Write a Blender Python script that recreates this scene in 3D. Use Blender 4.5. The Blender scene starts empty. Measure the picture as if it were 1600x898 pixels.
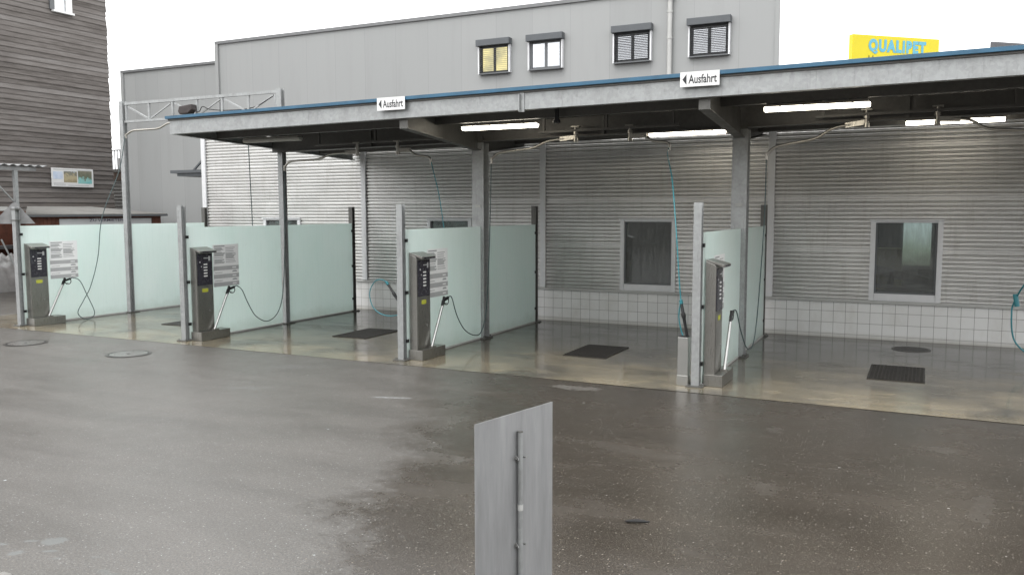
import bpy, bmesh, math, random
from mathutils import Vector, Matrix
random.seed(7)
R = math.radians
scene = bpy.context.scene
COL = scene.collection
ORIGIN = {}                      # world origin of every thing / part

# ------------------------------------------------------------------ helpers
def V(*a): return Vector(a)

class MB:
    """collects boxes, bars, tubes and prisms; build() links them as ONE mesh object"""
    def __init__(s): s.v = []; s.f = []; s.sm = []; s.st = []; s.busy = False
    def mark(s): s.st.append((len(s.v), len(s.f)))
    def add(s, vs, fs, smooth=False):
        n = len(s.v); s.v += [tuple(v) for v in vs]
        s.f += [tuple(i + n for i in f) for f in fs]; s.sm += [smooth] * len(fs)
        return s
    def box(s, x0, x1, y0, y1, z0, z1):
        s.mark()
        vs = [(x, y, z) for z in (z0, z1) for y in (y0, y1) for x in (x0, x1)]
        return s.add(vs, [(0,2,3,1),(4,5,7,6),(0,1,5,4),(2,6,7,3),(0,4,6,2),(1,3,7,5)])
    def obox(s, c, u, v, w):
        s.mark()
        """box with centre c and half-vectors u v w"""
        c, u, v, w = map(Vector, (c, u, v, w))
        vs = [c + a*u + b*v + d*w for d in (-1,1) for b in (-1,1) for a in (-1,1)]
        return s.add(vs, [(0,2,3,1),(4,5,7,6),(0,1,5,4),(2,6,7,3),(0,4,6,2),(1,3,7,5)])
    def bar(s, p, q, w, h=None, up=(0,0,1)):
        p, q = Vector(p), Vector(q); h = h or w
        d = (q - p); L = d.length; d.normalize()
        up = Vector(up)
        if abs(d.dot(up)) > .98: up = Vector((0,1,0))
        a = d.cross(up).normalized(); b = a.cross(d).normalized()
        return s.obox((p + q) / 2, d * L / 2, a * w / 2, b * h / 2)
    def tube(s, pts, r, n=10, cap=True, radii=None):
        s.mark()
        pts = [Vector(p) for p in pts]; m = len(pts)
        t0 = (pts[1] - pts[0]).normalized()
        ref = Vector((0,0,1)) if abs(t0.z) < .9 else Vector((1,0,0))
        a = t0.cross(ref).normalized(); vs = []
        for i, p in enumerate(pts):
            t = (pts[min(i+1, m-1)] - pts[max(i-1, 0)])
            if t.length < 1e-9: t = t0
            t.normalize()
            a = (a - t * a.dot(t)).normalized(); b = t.cross(a)
            rr = radii[i] if radii else r
            vs += [p + (a * math.cos(k*2*math.pi/n) + b * math.sin(k*2*math.pi/n)) * rr for k in range(n)]
        fs = [(i*n + k, i*n + (k+1) % n, (i+1)*n + (k+1) % n, (i+1)*n + k) for i in range(m-1) for k in range(n)]
        s.add(vs, fs, True)
        if cap:
            s.add(vs[:n][::-1], [tuple(range(n))]); s.add(vs[-n:], [tuple(range(n))])
        return s
    def prism(s, poly, ext):
        s.mark()
        """closed planar polygon of 3D points swept by vector ext"""
        n = len(poly); e = Vector(ext)
        a = [Vector(p) for p in poly]; b = [p + e for p in a]
        return s.add(a + b, [tuple(range(n))[::-1], tuple(range(n, 2*n))] + [(i, (i+1) % n, n + (i+1) % n, n + i) for i in range(n)])
    def cyl(s, c, r, h, n=24):
        c = Vector(c)
        return s.tube([c, c + V(0,0,h)], r, n)
    def hsec(s, x, y, z0, z1, w, d, t):
        """H section standing: flanges face front and back"""
        s.box(x-w/2, x+w/2, y-d/2, y-d/2+t, z0, z1); s.box(x-w/2, x+w/2, y+d/2-t, y+d/2, z0, z1)
        return s.box(x-t/2, x+t/2, y-d/2+t, y+d/2-t, z0, z1)
    def shear(s, fn):
        s.v = [(x, y, z + fn(x, y)) for x, y, z in s.v]; return s
    def each(s, name, mat, parent, bevel=0):
        """every box, bar, tube or prism collected becomes a part of its own"""
        out = []; ends = s.st[1:] + [(len(s.v), len(s.f))]
        for (v0, f0), (v1, f1) in zip(s.st, ends):
            m = MB(); m.v = s.v[v0:v1]; m.f = [tuple(i - v0 for i in f) for f in s.f[f0:f1]]; m.sm = s.sm[f0:f1]
            out.append(m.build(name, mat, parent, bevel=bevel))
        return out
    def build(s, name, mat, parent=None, loc=None, bevel=0):
        if parent is not None: o0 = ORIGIN[parent]
        elif loc is not None: o0 = Vector(loc)
        else:
            xs, ys, zs = zip(*s.v)
            o0 = V((min(xs)+max(xs))/2, (min(ys)+max(ys))/2, min(zs))
        me = bpy.data.meshes.new(name)
        me.from_pydata([tuple(Vector(v) - o0) for v in s.v], [], s.f)
        for p, sm in zip(me.polygons, s.sm): p.use_smooth = sm
        bm = bmesh.new(); bm.from_mesh(me); bmesh.ops.recalc_face_normals(bm, faces=bm.faces)
        if bevel:
            bmesh.ops.remove_doubles(bm, verts=bm.verts, dist=1e-5)
            ed = [e for e in bm.edges if len(e.link_faces) == 2 and e.calc_face_angle(0) > 1.0]
            bmesh.ops.bevel(bm, geom=ed, offset=bevel, segments=2, profile=.6, affect='EDGES', clamp_overlap=True)
        bm.to_mesh(me); bm.free()
        me.materials.append(mat)
        o = bpy.data.objects.new(name, me); COL.objects.link(o)
        if parent is not None: o.parent = parent
        else: o.location = o0
        ORIGIN[o] = o0.copy()
        return o

def tag(o, label=None, cat=None, group=None, kind=None):
    if label: o['label'] = label
    if cat: o['category'] = cat
    if group: o['group'] = group
    if kind: o['kind'] = kind
    return o
def thing(name, loc, label, cat, group=None):
    o = bpy.data.objects.new(name, None); COL.objects.link(o); o.location = loc
    o.empty_display_size = .2
    ORIGIN[o] = Vector(loc)
    return tag(o, label, cat, group)
def copy_tree(o, loc=None, label=None, parent=None):
    c = o.copy(); COL.objects.link(c)
    if parent is not None: c.parent = parent
    if loc is not None: c.location = loc
    if label: c['label'] = label
    for ch in list(o.children): copy_tree(ch, parent=c)
    return c
def smooth_path(pts, n=8):
    P = [Vector(p) for p in pts]; P = [2*P[0]-P[1]] + P + [2*P[-1]-P[-2]]; out = []
    for i in range(1, len(P)-2):
        a, b, c, d = P[i-1:i+3]
        for k in range(n):
            t = k / n
            out.append(.5*((2*b) + (c-a)*t + (2*a-5*b+4*c-d)*t*t + (3*b-a-3*c+d)*t**3))
    out.append(P[-2]); return out
def bent(pts, r=.09, n=5):
    """polyline with rounded corners"""
    P = [Vector(p) for p in pts]; out = [P[0]]
    for i in range(1, len(P)-1):
        a = P[i] + (P[i-1]-P[i]).normalized() * min(r, (P[i-1]-P[i]).length*.45)
        b = P[i] + (P[i+1]-P[i]).normalized() * min(r, (P[i+1]-P[i]).length*.45)
        for k in range(n+1):
            t = k/n; out.append(a*(1-t)**2 + P[i]*2*t*(1-t) + b*t*t)
    return out + [P[-1]]
def lettering(text, o, u, w, h, mat, parent, name='lettering', bold=0, depth=.004, up=(0,0,1), space=1):
    """words as real raised letters: lower left corner o, reading direction u, box w x h"""
    cu = bpy.data.curves.new(name, 'FONT'); cu.body = text; cu.size = 1; cu.space_character = space; cu.offset = bold; cu.resolution_u = 3
    t = bpy.data.objects.new(name, cu); COL.objects.link(t)
    dg = bpy.context.evaluated_depsgraph_get(); me = bpy.data.meshes.new_from_object(t.evaluated_get(dg))
    bpy.data.objects.remove(t); bpy.data.curves.remove(cu)
    xs = [v.co.x for v in me.vertices]; ys = [v.co.y for v in me.vertices]
    x0, x1, y0, y1 = min(xs), max(xs), min(ys), max(ys)
    u = Vector(u).normalized(); upv = Vector(up); nrm = u.cross(upv); o = Vector(o)
    mb = MB(); vs = [o + u*((v.co.x-x0)/(x1-x0)*w) + upv*((v.co.y-y0)/(y1-y0)*h) for v in me.vertices]
    fs = [tuple(p.vertices) for p in me.polygons]
    mb.add([v + nrm*depth for v in vs], fs)
    bpy.data.meshes.remove(me)
    return mb.build(name, mat, parent)

# ---------------------------------------------------------------- materials
class NT:
    def __init__(s, name):
        m = bpy.data.materials.new(name); m.use_nodes = True; s.m = m
        s.n = m.node_tree.nodes; s.l = m.node_tree.links
        s.b = s.n['Principled BSDF']; s.out = s.n['Material Output']
        s.tc = s.n.new('ShaderNodeTexCoord'); s.co = s.tc.outputs['Object']
    def node(s, t, **k):
        n = s.n.new(t)
        for a, b in k.items(): setattr(n, a, b)
        return n
    def link(s, a, b): s.l.new(a, b)
    def val(s, sock, v):
        if hasattr(v, 'is_linked') or hasattr(v, 'links'): s.link(v, sock)
        else: sock.default_value = v
    def mapping(s, scale=(1,1,1), rnd=False, co=None):
        mp = s.node('ShaderNodeMapping'); mp.inputs['Scale'].default_value = scale
        s.link(co or s.co, mp.inputs['Vector'])
        if rnd:
            oi = s.node('ShaderNodeObjectInfo'); ml = s.math('MULTIPLY', oi.outputs['Random'], 37.0)
            s.link(ml, mp.inputs['Location'])
        return mp.outputs['Vector']
    def noise(s, scale, detail=3, rough=.55, vec=None, dist=0):
        n = s.node('ShaderNodeTexNoise'); n.inputs['Scale'].default_value = scale
        n.inputs['Detail'].default_value = detail; n.inputs['Roughness'].default_value = rough; n.inputs['Distortion'].default_value = dist
        s.link(vec or s.co, n.inputs['Vector']); return n.outputs['Fac']
    def ramp(s, fac, stops, interp='LINEAR'):
        r = s.node('ShaderNodeValToRGB'); cr = r.color_ramp; cr.interpolation = interp
        while len(cr.elements) < len(stops): cr.elements.new(.5)
        for e, (p, c) in zip(cr.elements, stops):
            e.position = p; e.color = (c, c, c, 1) if isinstance(c, (int, float)) else (*c, 1)
        s.link(fac, r.inputs['Fac']); return r.outputs['Color']
    def math(s, op, a, b=None, c=None, clamp=False):
        n = s.node('ShaderNodeMath', operation=op); n.use_clamp = clamp
        for i, x in enumerate((a, b, c)):
            if x is not None: s.val(n.inputs[i], x)
        return n.outputs[0]
    def mix(s, f, a, b, mode='MIX'):
        n = s.node('ShaderNodeMix', data_type='RGBA', blend_type=mode)
        s.val(n.inputs[0], f)
        for sock, x in ((n.inputs[6], a), (n.inputs[7], b)):
            if isinstance(x, tuple): sock.default_value = (*x, 1)
            elif isinstance(x, (int, float)): sock.default_value = (x, x, x, 1)
            else: s.link(x, sock)
        return n.outputs[2]
    def sep(s, co=None):
        n = s.node('ShaderNodeSeparateXYZ'); s.link(co or s.co, n.inputs[0]); return n.outputs
    def bump(s, h, strength=.3, dist=.01):
        n = s.node('ShaderNodeBump'); n.inputs['Strength'].default_value = strength; n.inputs['Distance'].default_value = dist
        s.link(h, n.inputs['Height']); s.link(n.outputs[0], s.b.inputs['Normal'])
    def set(s, **k):
        for a, b in k.items():
            sock = s.b.inputs[a.replace('_', ' ')]
            if isinstance(b, tuple): sock.default_value = (*b, 1) if len(b) == 3 else b
            else: s.val(sock, b)
        return s

def plain(name, col, rough=.5, metal=0, var=.12, scale=6, bump=0, spec=.5, emit=None, es=0):
    t = NT(name)
    f = t.noise(scale, 4, .6, t.mapping(rnd=True))
    lo = tuple(c*(1-var) for c in col); hi = tuple(min(1, c*(1+var)) for c in col)
    t.set(Base_Color=t.ramp(f, [(.3, lo), (.7, hi)]), Metallic=metal, Specular_IOR_Level=spec)
    t.set(Roughness=t.ramp(t.noise(scale*2.3, 3, .6, t.mapping(rnd=True)), [(.3, max(.02, rough-.07)), (.7, min(1, rough+.07))]))
    if bump: t.bump(t.noise(scale*12, 3), bump, .003)
    if emit: t.set(Emission_Color=emit, Emission_Strength=es)
    return t.m

def m_asphalt():
    t = NT('wet_asphalt')
    x, y, z = t.sep()
    big = t.noise(.55, 4, .6); mid = t.noise(2.6, 4, .6); strk = t.noise(1.0, 4, .6, t.mapping((.45, 1.7, 1)))
    vo = t.node('ShaderNodeTexVoronoi'); vo.inputs['Scale'].default_value = 150; t.link(t.co, vo.inputs['Vector'])
    grain = t.noise(60, 3, .7)
    base = t.mix(t.ramp(strk, [(.3, 0.0), (.7, 1.0)]), (.037, .0295, .0215), (.058, .047, .036))
    cell = t.node('ShaderNodeSeparateColor'); t.link(vo.outputs['Color'], cell.inputs[0])
    base = t.mix(t.ramp(cell.outputs[0], [(.55, 0.0), (1, .5)]), base, (.078, .068, .056))
    v2 = t.node('ShaderNodeTexVoronoi'); v2.inputs['Scale'].default_value = 230; t.link(t.co, v2.inputs['Vector'])
    c2 = t.node('ShaderNodeSeparateColor'); t.link(v2.outputs['Color'], c2.inputs[0])
    base = t.mix(t.ramp(c2.outputs[1], [(.93, 0.0), (.99, .55)]), base, (.20, .19, .165))
    base = t.mix(t.ramp(grain, [(.36, .75), (.6, 0.0)]), base, (.010, .009, .008))
    v3 = t.node('ShaderNodeTexVoronoi'); v3.inputs['Scale'].default_value = 48; t.link(t.co, v3.inputs['Vector'])
    c3 = t.node('ShaderNodeSeparateColor'); t.link(v3.outputs['Color'], c3.inputs[0])
    dot = t.math('MULTIPLY', t.math('LESS_THAN', v3.outputs['Distance'], .27), t.ramp(c3.outputs[0], [(.84, 0.0), (.99, .9)]))
    base = t.mix(dot, base, t.mix(c3.outputs[1], (.15, .12, .085), (.30, .29, .27)))
    v4 = t.node('ShaderNodeTexVoronoi'); v4.inputs['Scale'].default_value = 7; t.link(t.co, v4.inputs['Vector'])
    c4 = t.node('ShaderNodeSeparateColor'); t.link(v4.outputs['Color'], c4.inputs[0])
    flake = t.math('MULTIPLY', t.math('LESS_THAN', t.math('ADD', v4.outputs['Distance'], t.math('MULTIPLY', t.noise(60, 2), .12)), .145), t.math('GREATER_THAN', c4.outputs[0], .972))
    base = t.mix(flake, base, (.20, .195, .18))
    # chalky scuffs left by tyres and washing powder
    def blob(cx, cy, rx, ry, th, amp, sc=5, rot=0):
        c, s_ = math.cos(rot), math.sin(rot)
        dx = t.math('SUBTRACT', x, cx); dy = t.math('SUBTRACT', y, cy)
        u = t.math('ADD', t.math('MULTIPLY', dx, c), t.math('MULTIPLY', dy, s_))
        v = t.math('SUBTRACT', t.math('MULTIPLY', dy, c), t.math('MULTIPLY', dx, s_))
        d = t.math('ADD', t.math('POWER', t.math('ABSOLUTE', t.math('DIVIDE', u, rx)), 2), t.math('POWER', t.math('ABSOLUTE', t.math('DIVIDE', v, ry)), 2))
        nn = t.noise(sc, 5, .7)
        k = t.math('MULTIPLY_ADD', nn, 3.2, -1.6)
        e = t.math('SUBTRACT', 1.0, t.math('ADD', d, k))
        return t.math('MULTIPLY', t.ramp(e, [(th, 0.0), (min(1, th+.35), 1.0)]), amp)
    chalk = None
    for a in ((3.15, -.75, .42, .16, .25, 1.5, 7, 0), (1.32, -2.28, .32, .04, .2, 1.7, 9, .3), (-1.2, -1.2, .5, .22, .45, .35, 11, .5), (-.7, -2.6, .5, .12, .45, .3, 9, .4),
              (5.85, -1.85, .13, .2, .35, .35, 14, .2), (6.05, -3.8, .16, .25, .4, .22, 14, .2), (7.4, -1.9, .22, .16, .35, .4, 11, 0), (7.65, -3.6, .12, .7, .45, .3, 8, -.15),
              (4.6, -3.2, .9, .16, .4, .2, 6, -.15), (6.6, -3.1, 1.6, .3, .6, .08, 5, -.1), (3.1, -4.2, .5, .14, .35, .25, 8, .1), (1.9, -1.5, .7, .07, .3, .18, 8, -.05)):
        b = blob(*a); chalk = b if chalk is None else t.math('MAXIMUM', chalk, b)
    base = t.mix(t.math('MULTIPLY', t.math('MULTIPLY', chalk, t.ramp(t.noise(26, 5, .75), [(.38, 0.0), (.62, 1.0)])), .34), base, (.24, .235, .22))
    # dry footprints near the kerb
    dry = None
    for a in ((1.77, -7.13, .10, .09, .25, 1, 9, 0), (1.73, -7.38, .07, .055, .3, 1, 9, .3), (1.90, -7.26, .075, .02, .3, 1, 9, .5), (1.62, -7.2, .08, .02, .3, 1, 9, .5), (2.05, -7.33, .06, .03, .55, .6, 12, .8),
              (2.25, -7.20, .14, .03, .55, .6, 12, .3), (2.55, -7.33, .16, .05, .5, .7, 12, .2), (1.45, -7.35, .1, .03, .3, 1, 9, .4)):
        b = blob(*a); dry = b if dry is None else t.math('MAXIMUM', dry, b)
    base = t.mix(t.math('MULTIPLY', dry, .8), base, (.062, .060, .052))
    film = t.math('ADD', t.math('ADD', t.math('MULTIPLY', big, .4), t.math('MULTIPLY', mid, .25)), t.math('MULTIPLY', strk, .35))
    # left of a ragged edge paler and rougher: sky sheen put into the colour
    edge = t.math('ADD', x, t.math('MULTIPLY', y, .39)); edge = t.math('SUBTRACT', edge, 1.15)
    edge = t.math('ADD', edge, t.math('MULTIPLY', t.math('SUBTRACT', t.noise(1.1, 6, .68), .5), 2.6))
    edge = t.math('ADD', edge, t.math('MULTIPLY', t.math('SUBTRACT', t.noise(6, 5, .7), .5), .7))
    wet = t.ramp(t.math('MULTIPLY_ADD', edge, t.math('MAXIMUM', .35, t.math('MULTIPLY', y, -.22)), .5), [(.2, 0.0), (.8, 1.0)])  # zero on the left, where the sky sheen is painted
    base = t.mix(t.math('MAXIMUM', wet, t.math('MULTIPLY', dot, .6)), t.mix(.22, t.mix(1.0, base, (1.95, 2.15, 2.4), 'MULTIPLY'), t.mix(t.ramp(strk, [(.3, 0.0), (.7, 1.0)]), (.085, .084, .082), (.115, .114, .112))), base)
    rough = t.ramp(film, [(.36, .15), (.50, .22), (.64, .36)])
    rough = t.mix(wet, t.ramp(film, [(.38, .34), (.5, .42), (.62, .50)]), rough)
    rough = t.mix(t.math('MAXIMUM', t.math('MULTIPLY', chalk, .35), dry), rough, .75)
    rough = t.mix(t.ramp(cell.outputs[2], [(.7, 0.0), (1.0, .05)]), rough, .6)
    t.set(Base_Color=base, Roughness=rough, Specular_IOR_Level=.6)
    h = t.math('ADD', t.math('MULTIPLY', vo.outputs['Distance'], 1.3), t.math('MULTIPLY', mid, .9))
    t.bump(h, .12, .005)
    return t.m

def m_concrete():
    t = NT('wet_concrete')
    x, y, z = t.sep()
    big = t.noise(.7, 5, .62); strk = t.noise(1.6, 5, .65, t.mapping((.5, 1.5, 1)), .6); fine = t.noise(45, 3, .7)
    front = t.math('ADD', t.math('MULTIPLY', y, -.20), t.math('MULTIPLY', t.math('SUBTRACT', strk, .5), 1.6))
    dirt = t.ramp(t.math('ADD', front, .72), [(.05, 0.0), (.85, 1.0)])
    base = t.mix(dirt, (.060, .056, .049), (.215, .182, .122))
    base = t.mix(t.ramp(big, [(.46, 0.0), (.62, .8)]), base, (.048, .046, .040))
    base = t.mix(t.ramp(t.noise(3.4, 5, .7), [(.58, 0.0), (.7, .55)]), base, (.23, .21, .17))
    base = t.mix(t.ramp(fine, [(.4, .25), (.6, 0.0)]), base, (.07, .065, .055))
    rough = t.ramp(t.math('ADD', t.math('MULTIPLY', big, .5), t.math('MULTIPLY', strk, .5)), [(.36, .07), (.5, .14), (.64, .30)])
    t.set(Base_Color=base, Roughness=rough, Specular_IOR_Level=.5)
    t.bump(t.math('ADD', t.math('MULTIPLY', strk, 1.0), t.math('MULTIPLY', fine, .06)), .18, .012)
    return t.m

def m_galv(name='galvanised_steel', base=(.34, .35, .35), grime=.26):
    t = NT(name); co = t.mapping(rnd=True)
    vo = t.node('ShaderNodeTexVoronoi'); vo.inputs['Scale'].default_value = 26; t.link(co, vo.inputs['Vector'])
    c = t.node('ShaderNodeSeparateColor'); t.link(vo.outputs['Color'], c.inputs[0])
    n = t.noise(5, 5, .65, co); st = t.noise(3, 5, .7, t.mapping((6, 6, .7), rnd=True))
    col = t.mix(c.outputs[0], tuple(k*.93 for k in base), tuple(min(1, k*1.08) for k in base))
    col = t.mix(t.ramp(n, [(.45, 0.0), (.7, grime)]), col, (.15, .147, .138))
    col = t.mix(t.ramp(st, [(.55, 0.0), (.72, grime*1.4)]), col, (.11, .105, .093))
    t.set(Base_Color=col, Metallic=.55, Roughness=t.ramp(n, [(.3, .42), (.7, .6)]))
    t.bump(t.noise(30, 3, .6, co), .06, .004)
    return t.m

def m_brushed(name, base=(.34, .332, .31), rough=.3, axis=(60, 60, 1.5)):
    t = NT(name); co = t.mapping(axis, rnd=True)
    n = t.noise(4, 4, .7, co); st = t.noise(3, 4, .6, t.mapping(rnd=True))
    t.set(Base_Color=t.mix(t.ramp(st, [(.35, 0.0), (.7, .5)]), base, tuple(k*.72 for k in base)), Metallic=.9, Roughness=t.ramp(n, [(.3, rough-.06), (.7, rough+.1)]))
    t.bump(n, .05, .002)
    return t.m

def m_corr():
    t = NT('corrugated_aluminium')
    x, y, z = t.sep()
    n = t.noise(1.1, 4, .6, t.mapping((1, 1, 2))); st = t.noise(2.2, 5, .7, t.mapping((3.5, 1, .35)))
    col = t.mix(t.ramp(n, [(.35, 0.0), (.7, 1.0)]), (.56, .555, .54), (.64, .635, .62))
    col = t.mix(t.ramp(st, [(.52, 0.0), (.75, .35)]), col, (.36, .345, .31))
    t.set(Base_Color=col, Metallic=.92, Roughness=t.ramp(n, [(.3, .36), (.7, .48)]))
    return t.m

def m_panel():
    t = NT('grey_cladding_panel')
    x, y, z = t.sep()
    w = t.math('FRACT', t.math('MULTIPLY', x, .97))
    joint = t.ramp(w, [(0.0, 1.0), (.012, 1.0), (.02, 0.0), (.985, 0.0)])
    cell = t.node('ShaderNodeTexWhiteNoise', noise_dimensions='1D'); t.link(t.math('FLOOR', t.math('MULTIPLY', x, .97)), cell.inputs['W'])
    half = t.math('FRACT', t.math('MULTIPLY', x, 3.88)); micro = t.ramp(half, [(0.0, 1.0), (.03, 0.0), (.97, 0.0)])
    col = t.mix(cell.outputs['Value'], (.262, .268, .266), (.282, .287, .285))
    col = t.mix(t.math('MULTIPLY', micro, .05), col, (.13, .13, .13))
    col = t.mix(t.math('MULTIPLY', joint, .18), col, (.10, .10, .10))
    st = t.noise(1.2, 5, .65, t.mapping((2.4, 1, .25)))
    col = t.mix(t.ramp(st, [(.5, 0.0), (.8, .22)]), col, (.18, .18, .175))
    t.set(Base_Color=col, Roughness=.5)
    return t.m

def m_tiles():
    t = NT('white_wall_tiles')
    x, y, z = t.sep()
    P = .205; g = .0065
    def line(c, off=0.0):
        f = t.math('FRACT', t.math('DIVIDE', t.math('ADD', c, 100*P+off), P))
        return t.math('LESS_THAN', f, g/P)
    gr = t.math('MAXIMUM', line(x), line(z, .14))
    fl = t.node('ShaderNodeTexWhiteNoise', noise_dimensions='2D')
    cb = t.node('ShaderNodeCombineXYZ'); t.link(t.math('FLOOR', t.math('DIVIDE', x, P)), cb.inputs[0]); t.link(t.math('FLOOR', t.math('DIVIDE', t.math('ADD', z, .14), P)), cb.inputs[1])
    t.link(cb.outputs[0], fl.inputs['Vector'])
    col = t.mix(fl.outputs['Value'], (.66, .66, .65), (.72, .72, .71))
    dn = t.noise(2.2, 5, .7, t.mapping((1, 1, .6)))
    col = t.mix(t.ramp(dn, [(.5, 0.0), (.75, .35)]), col, (.45, .43, .38))
    low = t.ramp(t.math('ADD', z, t.math('MULTIPLY', dn, .12)), [(.05, .6), (.17, 0.0)])
    col = t.mix(low, col, (.30, .28, .23))
    col = t.mix(gr, col, (.17, .165, .155))
    t.set(Base_Color=col, Roughness=t.mix(gr, .16, .7))
    t.bump(t.math('SUBTRACT', 1.0, gr), .4, .003)
    return t.m

def m_frosted():
    t = NT('frosted_glass')
    t.n.remove(t.b)
    n = t.noise(.9, 4, .6, t.mapping((1, 1, .5), rnd=True)); dr = t.noise(5, 4, .7, t.mapping((5, 5, .3), rnd=True))
    col = t.mix(t.ramp(n, [(.3, 0.0), (.7, 1.0)]), (.85, .95, .92), (.91, .975, .955))
    col = t.mix(t.ramp(dr, [(.5, 0.0), (.8, .18)]), col, (.60, .70, .66))
    x, y, z = t.sep(); low = t.ramp(t.math('ADD', z, t.math('MULTIPLY', t.noise(3, 5, .7, t.mapping(rnd=True)), .5)), [(.22, .35), (.5, 0.0)])
    col = t.mix(low, col, (.52, .57, .50)); sp = t.noise(60, 2, .5, t.mapping((1, 1, .6), rnd=True)); col = t.mix(t.ramp(sp, [(.72, 0.0), (.78, .35)]), col, (.50, .55, .50))
    d = t.node('ShaderNodeBsdfDiffuse'); tr = t.node('ShaderNodeBsdfTranslucent'); tp = t.node('ShaderNodeBsdfTransparent'); gl = t.node('ShaderNodeBsdfGlossy')
    t.link(col, d.inputs[0]); t.link(col, tr.inputs[0]); tp.inputs[0].default_value = (.72, .86, .82, 1); gl.inputs['Roughness'].default_value = .12
    def ms(f, a, b):
        m = t.node('ShaderNodeMixShader'); t.val(m.inputs[0], f); t.link(a, m.inputs[1]); t.link(b, m.inputs[2]); return m.outputs[0]
    s1 = ms(.60, d.outputs[0], tr.outputs[0]); s2 = ms(.07, s1, tp.outputs[0])
    fr = t.node('ShaderNodeFresnel'); fr.inputs[0].default_value = 1.45
    t.link(ms(t.math('MULTIPLY', fr.outputs[0], .5), s2, gl.outputs[0]), t.out.inputs[0])
    return t.m

def m_pane(name='window_glass', tint=(.72, .76, .75), refl=.0, rough=.03):
    t = NT(name); t.n.remove(t.b)
    tp = t.node('ShaderNodeBsdfTransparent'); tp.inputs[0].default_value = (*tint, 1)
    gl = t.node('ShaderNodeBsdfGlossy'); gl.inputs['Roughness'].default_value = rough; gl.inputs[0].default_value = (.9, .92, .95, 1)
    df = t.node('ShaderNodeBsdfDiffuse'); n = t.noise(5, 5, .7, t.mapping((3, 3, .6)))
    t.link(t.ramp(n, [(.3, (.17, .175, .172)), (.7, (.26, .265, .25))]), df.inputs[0])
    def ms(f, a, b):
        m = t.node('ShaderNodeMixShader'); t.val(m.inputs[0], f); t.link(a, m.inputs[1]); t.link(b, m.inputs[2]); return m.outputs[0]
    fr = t.node('ShaderNodeFresnel'); fr.inputs[0].default_value = 1.5
    s = ms(t.ramp(n, [(.35, .24), (.75, .46)]), tp.outputs[0], df.outputs[0])
    t.link(ms(t.math('ADD', t.math('MULTIPLY', fr.outputs[0], 1.6, clamp=True), refl, clamp=True), s, gl.outputs[0]), t.out.inputs[0])
    return t.m

def m_wood():
    t = NT('weathered_boards')
    x, y, z = t.sep()
    board = t.math('FLOOR', t.math('DIVIDE', z, .175))
    wn = t.node('ShaderNodeTexWhiteNoise', noise_dimensions='1D'); t.link(board, wn.inputs['W'])
    cb = t.node('ShaderNodeCombineXYZ'); t.link(t.math('ADD', x, y), cb.inputs[0]); t.link(t.math('MULTIPLY', board, 7.3), cb.inputs[1]); t.link(t.math('MULTIPLY', z, 9.0), cb.inputs[2])
    g = t.noise(1.1, 6, .72, cb.outputs[0]); blot = t.noise(.35, 4, .6); fine = t.noise(3.0, 5, .8, cb.outputs[0])
    f = t.math('ADD', t.math('MULTIPLY', g, .75), t.math('MULTIPLY', wn.outputs['Value'], .25))
    col = t.ramp(f, [(.28, (.078, .069, .063)), (.5, (.150, .136, .127)), (.72, (.21, .197, .188))])
    low = t.ramp(t.math('ADD', t.math('MULTIPLY', z, -.16), t.math('MULTIPLY', g, .9)), [(0.0, 0.0), (.35, .6)])
    col = t.mix(low, col, (.135, .1, .068))
    col = t.mix(t.ramp(blot, [(.52, 0.0), (.7, .5)]), col, (.073, .064, .06))
    col = t.mix(t.ramp(fine, [(.62, 0.0), (.72, .6)]), col, (.036, .03, .026))
    t.set(Base_Color=col, Roughness=.85, Specular_IOR_Level=.2)
    t.bump(g, .5, .02)
    return t.m

def m_blind():
    t = NT('venetian_blind'); t.set(Base_Color=(.13, .13, .135), Roughness=.45, Metallic=.2); return t.m

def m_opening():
    t = NT('opening_glow'); x, y, z = t.sep()  # daylight in the opening put in as glow, fading downward
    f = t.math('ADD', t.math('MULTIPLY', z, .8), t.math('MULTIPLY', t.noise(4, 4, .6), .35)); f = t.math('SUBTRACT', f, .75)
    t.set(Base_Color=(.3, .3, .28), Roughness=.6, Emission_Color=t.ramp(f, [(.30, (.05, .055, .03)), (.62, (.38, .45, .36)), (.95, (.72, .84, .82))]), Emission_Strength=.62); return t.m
def m_lit():
    t = NT('lit_room'); n = t.noise(2.6, 2, .5)
    t.set(Base_Color=(.3, .28, .2), Roughness=.5, Emission_Color=t.ramp(n, [(.35, (.42, .40, .26)), (.6, (1, .88, .42))]), Emission_Strength=.42); return t.m
def m_seaview():
    t = NT('poster_photo_coast'); x, y, z = t.sep()
    n = t.noise(9, 5, .7)
    f = t.math('ADD', t.math('MULTIPLY', z, 1.0), t.math('MULTIPLY', n, .7))
    t.set(Base_Color=t.ramp(f, [(.32, (.08, .42, .46)), (.62, (.30, .55, .52)), (.72, (.13, .15, .10)), (1.0, (.24, .22, .17))]), Roughness=.5); return t.m
def m_houseview():
    t = NT('poster_photo_house'); x, y, z = t.sep(); n = t.noise(11, 5, .7)
    t.set(Base_Color=t.ramp(t.math('ADD', t.math('MULTIPLY', z, 1.0), t.math('MULTIPLY', n, .8)), [(.4, (.20, .17, .10)), (.75, (.46, .40, .26)), (.95, (.14, .15, .13)), (1.2, (.5, .55, .6))]), Roughness=.5); return t.m
def m_skyview():
    t = NT('poster_photo_snow'); n = t.noise(6, 5, .7)
    t.set(Base_Color=t.ramp(n, [(.3, (.42, .52, .66)), (.6, (.62, .68, .78)), (.75, (.35, .38, .42))]), Roughness=.5); return t.m

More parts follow.
